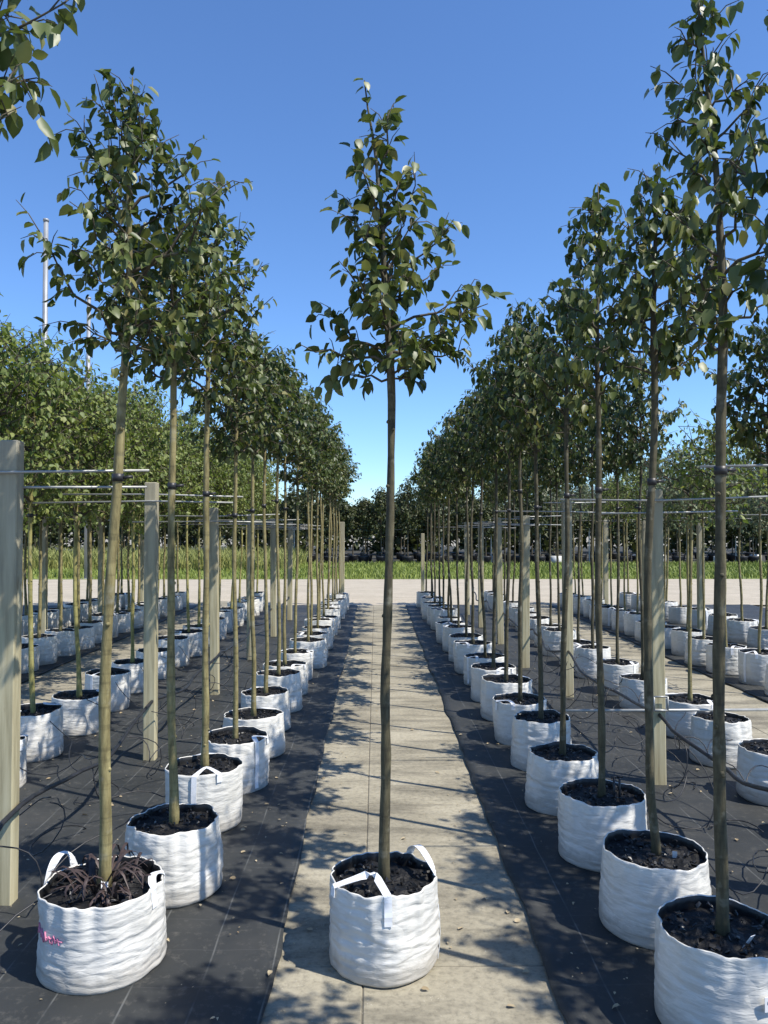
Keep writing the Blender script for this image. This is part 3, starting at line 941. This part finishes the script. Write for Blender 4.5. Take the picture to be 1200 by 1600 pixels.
# ------------------------------------------------------------------ irrigation hoses
def hose(pts, rad, label, group=None, name='irrigation_hose', n=8):
    mb = MB(); mb.tube(pts, rad, n)
    o = link(name, mb.mesh(name, MAT['hose'], True))
    return tag(o, label, 'hose', group)
def sag(x, ys, z, dip, seed):
    pts = []; r = random.Random(seed)
    for a, b in zip(ys[:-1], ys[1:]):
        for i in range(12):
            t = i / 12
            pts.append((x + 0.05 + 0.03 * math.sin(9 * t + a), a + (b - a) * t, z - dip * math.sin(math.pi * t) * (0.7 + 0.6 * r.random() * 0.3)))
    pts.append((x + 0.05, ys[-1], z))
    return pts
hose(sag(-1.56, [1.6, 3.32, 5.35, 7.41, 9.4, 11.4, 13.4], 0.42, 0.10, 1), 0.011, 'black hose slung along the posts on the lamp pole side')
hose(sag(1.74, [1.9, 3.34, 4.81, 7.27, 8.8, 10.6, 12.4, 14.2], 0.45, 0.12, 2), 0.011, 'black hose slung along the posts opposite the lamp poles')
hr = random.Random(9)
def drip(x0, y0, z0, x1, y1, z1, label, group, kink=0.12):
    pts = []
    ph = hr.uniform(0, 6.28); low = hr.uniform(0.02, 0.3)
    for i in range(17):
        t = i / 16
        z = z0 + (z1 - z0) * t - low * math.sin(math.pi * t) * 0.8 + 0.05 * math.sin(3 * math.pi * t + ph) * math.sin(math.pi * t)
        z = max(z, 0.028)
        pts.append((x0 + (x1 - x0) * t + kink * math.sin(2 * math.pi * t + ph) * math.sin(math.pi * t) * 0.6, y0 + (y1 - y0) * t + kink * math.cos(5 * t + ph) * math.sin(math.pi * t), z))
    hose(pts, 0.0032, label, group, 'drip_tube', 5)
dl = 'thin black drip tube from the hose on the lamp pole side'
dr_ = 'thin black drip tube from the hose opposite the lamp poles'
for i, y in enumerate([2.3, 2.9, 3.5, 4.2, 4.84, 5.5, 6.15, 6.85, 7.5, 8.2]):
    drip(-1.52, y - hr.uniform(.0, .5), 0.36, -1.10, y, 0.30, dl, 'drip tubes on the lamp pole side')
    if i > 1:
        drip(-1.50, y + hr.uniform(-.4, .4), 0.36, -2.2, y + 0.4, 0.30, dl, 'drip tubes on the lamp pole side')
        drip(-1.50, y + hr.uniform(-.2, .2), 0.34, -1.50 + hr.uniform(-.3, .3), y + hr.uniform(.2, .7), 0.03, dl, 'drip tubes on the lamp pole side', 0.2)
for i, y in enumerate([2.5, 3.1, 3.76, 4.44, 5.15, 5.8, 6.5, 7.2, 7.9]):
    drip(1.79, y + hr.uniform(.0, .5), 0.38, 1.28, y, 0.31, dr_, 'drip tubes opposite the lamp poles')
    if i > 0:
        drip(1.79, y + hr.uniform(-.4, .4), 0.38, 2.2, y + 0.3, 0.30, dr_, 'drip tubes opposite the lamp poles')
        drip(1.79, y + hr.uniform(-.2, .2), 0.36, 1.79 + hr.uniform(-.35, .35), y + hr.uniform(.2, .7), 0.03, dr_, 'drip tubes opposite the lamp poles', 0.2)
        drip(1.79, y + hr.uniform(-.3, .3), 0.36, 1.79 + hr.uniform(.1, .4), y - hr.uniform(.1, .5), 0.03, dr_, 'drip tubes opposite the lamp poles', 0.25)

# two black pegs in the bag of the third tree opposite the lamp poles
for dx in (0.055, 0.085):
    mb = MB(); x, y = 1.10 + dx, 3.72 + dx * 0.3
    mb.tube([(0, 0, 0.24), (0, 0, 0.385)], 0.006, 7)
    mb.tube([(-0.014, 0, 0.385), (0.014, 0, 0.387)], 0.006, 7)
    o = link('dripper_peg', mb.mesh('dripper_peg', MAT['hose'], True), None, (x, y, 0.010))
    tag(o, 'black T-shaped peg stuck in the soil of a white bag', 'peg', 'black pegs in one bag')

# ------------------------------------------------------------------ brown weeds in the pink-marked bag, tags and marks
def weed(x, y, z, n, label, seed, spread=0.16, hgt=0.11):
    r = random.Random(seed); mb = MB()
    for _ in range(n):
        a = r.uniform(0, 6.28); q = r.uniform(0.01, 0.13)
        L = r.uniform(0.6, 1.2) * spread; hh = hgt * r.uniform(0.2, 1.0)
        b0 = Vector((math.cos(a) * q, math.sin(a) * q, 0)); a2 = a + r.gauss(0, 0.8)
        d = Vector((math.cos(a2), math.sin(a2), 0)); s = Vector((-d.y, d.x, 0))
        lim = 0.185
        pts = []
        for i in range(6):
            t = i / 5
            p = b0 + d * (L * t); p.z = hh * math.sin(math.pi * min(1, t * 0.85)) + 0.006
            if Vector((p.x, p.y, 0)).length > lim:
                p = Vector((p.x, p.y, 0)).normalized() * lim + Vector((0, 0, p.z))
            pts.append(p)
        vs, fs = [], []
        for i, p in enumerate(pts):
            w = r.uniform(0.9, 1.1) * 0.006 * math.sin(math.pi * (0.12 + 0.85 * i / 5)) + 0.0008
            vs += [p - s * w, p + Vector((0, 0, 0.002)), p + s * w]
        for i in range(5):
            for k_ in (0, 1):
                fs.append((i * 3 + k_, i * 3 + k_ + 1, i * 3 + k_ + 4, i * 3 + k_ + 3))
        mb.add(vs, fs)
    o = link('weed', mb.mesh('weed', MAT['weed'], True), None, (x, y, z))
    return tag(o, label, 'weed')
weed(-1.0, 2.87, 0.010 + b_l1['level'] + 0.004, 60, 'dry brown purple weeds on the soil of the pink-marked bag', 3)

def on_bag(f, th, t, off=0.004):
    q, z = f(th, t)
    return Vector(((q + off) * math.cos(th), (q + off) * math.sin(th), z))
bagobj = [c for c in t_l1.children if c.name.startswith('planter_bag')][0]
mb = MB(); r = random.Random(5)
strokes = []
for i in range(4):     # hand-painted pink scrawl
    th = R(-150 + i * 10)
    strokes.append([(th, 0.56), (th + 0.03, 0.68 - 0.02 * (i % 2)), (th + 0.07, 0.58), (th + 0.11, 0.64), (th + 0.15, 0.57)])
strokes.append([(R(-152), 0.60), (R(-134), 0.62), (R(-108), 0.615)])
for s in strokes:
    pts = []
    for (a, ta), (b, tb) in zip(s[:-1], s[1:]):
        for i in range(5):
            pts.append(on_bag(b_l1['f'], a + (b - a) * i / 5, ta + (tb - ta) * i / 5, 0.0022))
    pts.append(on_bag(b_l1['f'], s[-1][0], s[-1][1], 0.0022))
    mb.tube(pts, 0.0030, 5)
po = link('paint_mark', mb.mesh('paint_mark', MAT['pink'], True), bagobj)
po['label'] = 'pink scrawl painted on the bag'

def plate(name, pts4, th, mat):
    mb = MB(); a, b, c, d = [Vector(p) for p in pts4]
    n = (b - a).cross(d - a).normalized() * th
    mb.add([a, b, c, d, a + n, b + n, c + n, d + n], [(3, 2, 1, 0), (4, 5, 6, 7), (0, 1, 5, 4), (1, 2, 6, 5), (2, 3, 7, 6), (3, 0, 4, 7)])
    return mb.mesh(name, mat)
# pot tags stuck in the soil
def pot_tag(x, y, z, rz, tilt, label, l=0.07, w=0.022):
    me = plate('plant_tag', [(-w / 2, 0, 0), (w / 2, 0, 0), (w / 2, 0, l), (-w / 2, 0, l)], 0.0015, MAT['whiteplastic'])
    o = link('plant_tag', me, None, (x, y, z)); o.rotation_euler = (tilt, 0, rz)
    return tag(o, label, 'tag')
pot_tag(-0.985, 2.83, 0.275, 0.3, -0.5, 'small white tag at the trunk foot among brown weeds', 0.045, 0.024)
pot_tag(1.155, 2.44, 0.27, 0.5, 0.55, 'white tag leaning in the soil beside the printed label', 0.075, 0.022)
pot_tag(1.19, 3.07, 0.27, -0.4, 0.3, 'white tag in the soil of the kinked tree', 0.055, 0.018)
# printed label on the bag of the first tree opposite the lamp poles
tr = [o for o in bpy.data.objects if o.get('label') == 'tree whose white bag bears a small printed label'][0]
lb = empty('label_holder'); bpy.data.objects.remove(lb)
th = R(-78)
q0 = 0.217
c = Vector((q0 * math.cos(th), q0 * math.sin(th), 0.185)); tg = Vector((-math.sin(th), math.cos(th), 0))
up = Vector((0, 0, 1)); out = Vector((math.cos(th), math.sin(th), 0))
lab = link('printed_label', plate('printed_label', [c - tg * .018 - up * .022, c + tg * .018 - up * .022, c + tg * .018 + up * .022, c - tg * .018 + up * .022], 0.0015, MAT['whiteplastic']), tr)
c2 = c + out * 0.003
mk = MB()
mk.box(-0.003, 0.003, -0.0006, 0.0006, -0.012, 0.004)
mk.box(-0.008, 0.008, -0.0006, 0.0006, 0.004, 0.010)
mo = link('printed_mark', mk.mesh('printed_mark', MAT['darkink']), lab, c2, th + PI / 2)

# ------------------------------------------------------------------ lamp poles
def lamp(x, y, h, rad, label):
    t = empty('lamp_pole', (x, y, -0.04)); tag(t, label, 'lamp pole', None)
    mb = MB(); mb.tube([(0, 0, 0), (0, 0, h * .5), (0, 0, h)], [rad, rad * 0.88, rad * 0.72], 14)
    link('pole', mb.mesh('pole', MAT['lamp_steel'], True), t)
    mb = MB(); mb.tube([(0, 0, h), (0, 0, h + 0.05), (0, 0, h + 0.06)], [rad * 0.9, rad * 0.9, rad * 0.3], 12)
    link('cap', mb.mesh('cap', MAT['lamp_steel'], True), t)
    mb = MB(); mb.box(-rad * 2.2, rad * 2.2, -rad * 2.2, rad * 2.2, 0.0, 0.05, 0.01)
    link('base_plate', mb.mesh('base_plate', MAT['lamp_steel']), t)
lamp(-6.83, 15.85, 8.0, 0.066, 'tall grey lamp pole on the nursery side of the pale road')
lamp(-9.32, 24.9, 9.1, 0.085, 'grey lamp pole on the grass verge beyond the pale road')

# ------------------------------------------------------------------ grass
def blades(name, n, x0, x1, y0, y1, hlo, hhi, w, mat, seed, z=-0.004, clump=None):
    r = np.random.default_rng(seed)
    x = r.uniform(x0, x1, n); y = r.uniform(y0, y1, n)
    if clump:
        cx = r.uniform(x0, x1, clump); cy = r.uniform(y0, y1, clump); i = r.integers(0, clump, n)
        x = np.clip(cx[i] + r.normal(0, 0.25, n), x0, x1); y = np.clip(cy[i] + r.normal(0, 0.25, n), y0, y1)
    a = r.uniform(0, 2 * np.pi, n); h = r.uniform(hlo, hhi, n) * r.uniform(0.6, 1.0, n)
    lx, ly = r.normal(0, 0.35, n) * h, r.normal(0, 0.35, n) * h
    c, s = np.cos(a) * w, np.sin(a) * w
    V = np.empty((n, 5, 3))
    V[:, 0] = np.stack([x - c, y - s, np.full(n, z)], 1)
    V[:, 1] = np.stack([x + c, y + s, np.full(n, z)], 1)
    V[:, 2] = np.stack([x + c * .7 + lx * .35, y + s * .7 + ly * .35, z + h * .6], 1)
    V[:, 3] = np.stack([x - c * .7 + lx * .35, y - s * .7 + ly * .35, z + h * .6], 1)
    V[:, 4] = np.stack([x + lx, y + ly, z + h], 1)
    base = np.arange(n) * 5
    F = np.concatenate([np.stack([base, base + 1, base + 2, base + 3], 1).reshape(-1, 4)]).tolist()
    F += np.stack([base + 3, base + 2, base + 4], 1).tolist()
    me = bpy.data.meshes.new(name)
    me.from_pydata(V.reshape(-1, 3).tolist(), [], F)
    me.materials.append(mat); me.update()
    o = link(name, me)
    return o
tag(blades('grass', 60000, -22, 22, 24.4, 34.4, 0.08, 0.26, 0.016, MAT['grassblade'], 4, clump=5200), 'mown green grass of the verge beyond the pale road', 'grass', kind='stuff')
tag(blades('meadow_grass', 26000, -26, -3.2, 28.5, 35.5, 0.35, 1.0, 0.022, MAT['meadow'], 6, clump=1500), 'tall yellowish grass behind the verge on the lamp pole side', 'grass', kind='stuff')

# ------------------------------------------------------------------ trees in black pots beyond the verge
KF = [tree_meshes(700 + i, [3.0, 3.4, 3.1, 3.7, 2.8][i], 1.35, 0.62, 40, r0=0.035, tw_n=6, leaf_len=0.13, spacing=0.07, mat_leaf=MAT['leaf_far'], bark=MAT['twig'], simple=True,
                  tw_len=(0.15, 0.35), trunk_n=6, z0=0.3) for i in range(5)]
pm = MB()
pm.tube([(0, 0, 0), (0, 0, 0.30), (0, 0, 0.36), (0, 0, 0.365)], [0.21, 0.26, 0.275, 0.255], 14)
pot_me = pm.mesh('pot', MAT['pot'], True)
wm = MB(); wm.tube([(0, 0, 0), (0, 0, 0.05), (0, 0, 0.36), (0, 0, 0.365)], [0.25, 0.28, 0.27, 0.25], 14)
wbag_me = wm.mesh('pot', MAT['bag'], True)
fr = random.Random(55)
def far_tree(x, y, label, group, white=False, s=1.0):
    t = empty('potted_tree', (x, y, -0.035)); tag(t, label, 'tree', group)
    link('pot', wbag_me if white else pot_me, t)
    kf = KF[fr.randrange(5)]; rz = fr.uniform(0, 6.28)
    a = link('trunk', kf['trunk'], t, None, rz); b = link('crown', kf['crown'], t, None, rz)
    f = link('foliage', kf['foliage'], b); f['kind'] = 'stuff'
    q = s * fr.uniform(0.85, 1.12)
    for o in (a, b): o.scale = (s, s, q)
for j, y in enumerate((35.6, 37.8, 40.5)):
    for i in range(44):
        x = -20 + 40 * (i + 0.5) / 44 + fr.gauss(0, 0.18)
        if x < -4 and j == 0: continue
        far_tree(x, y + fr.gauss(0, 0.25), ['dark leafy tree potted in the first row beyond the grass verge', 'dark leafy tree potted in the middle row beyond the grass verge', 'dark leafy tree potted in the rearmost row beyond the grass verge'][j],
                 ['potted trees of the first row beyond the verge', 'potted trees of the middle row beyond the verge', 'potted trees of the rearmost row beyond the verge'][j], white=(fr.random() < 0.16))
# wire along the first far row on thin stakes
mb = MB()
mb.tube([(-4, 35.9, 1.55), (22, 35.9, 1.55)], 0.012, 5)
for i in range(12):
    mb.tube([(-3.8 + i * 2.3, 35.9, -0.04), (-3.8 + i * 2.3, 35.9, 1.62)], 0.03, 6)
tag(link('wire_fence', mb.mesh('wire_fence', MAT['steel'])), 'wire on thin stakes along the first row beyond the verge', 'fence')

# far wood behind everything
def far_wood():
    r = random.Random(31); lv = []
    wm = []
    for i in range(80):
        x = -60 + 120 * (i + r.random()) / 80; y = r.uniform(45, 58); h = r.uniform(2.4, 3.7) + (0.9 if abs(x) > 9 else 0)
        for _ in range(420):
            a = r.uniform(0, 6.28); t = r.random() ** 0.8; q = (0.3 + 2.0 * math.sin(math.pi * min(1, 0.15 + t * 0.85))) * math.sqrt(r.random())
            p = Vector((x + q * math.cos(a), y + q * math.sin(a), 0.2 + h * t))
            d = Vector((r.gauss(0, 1), r.gauss(0, 1), r.gauss(-0.2, 0.7))).normalized()
            lv.append(leaf_basis(p, d, Vector((r.gauss(0, .5), r.gauss(0, .5), 1)), r.uniform(0.35, 0.7)))
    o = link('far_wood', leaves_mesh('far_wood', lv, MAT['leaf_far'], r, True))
    tag(o, 'distant mass of trees closing the view down the path', 'wood', kind='stuff')
far_wood()

# ------------------------------------------------------------------ litter on path and fabric
r = random.Random(8); lv = []
for _ in range(1100):
    x, y = r.uniform(-2.6, 2.6), 1.5 + 9 * r.random() ** 1.5
    on_path = -0.36 < x < 0.60
    if on_path and r.random() < 0.25: continue
    p = Vector((x, y, 0.004 if on_path else 0.022))
    a = r.uniform(0, 6.28)
    lv.append(leaf_basis(p, Vector((math.cos(a), math.sin(a), r.uniform(0, 0.1))), Vector((r.gauss(0, .2), r.gauss(0, .2), 1)), r.choice([0.006, 0.008, 0.010, 0.013, 0.018, 0.03])))
tag(link('leaf_litter', leaves_mesh('leaf_litter', lv, MAT['litter'], r)), 'scattered dry leaf scraps on path and black fabric', 'litter', kind='stuff')
print('leaves mid', k_mid['nleaf'], 'objects', len(bpy.data.objects))
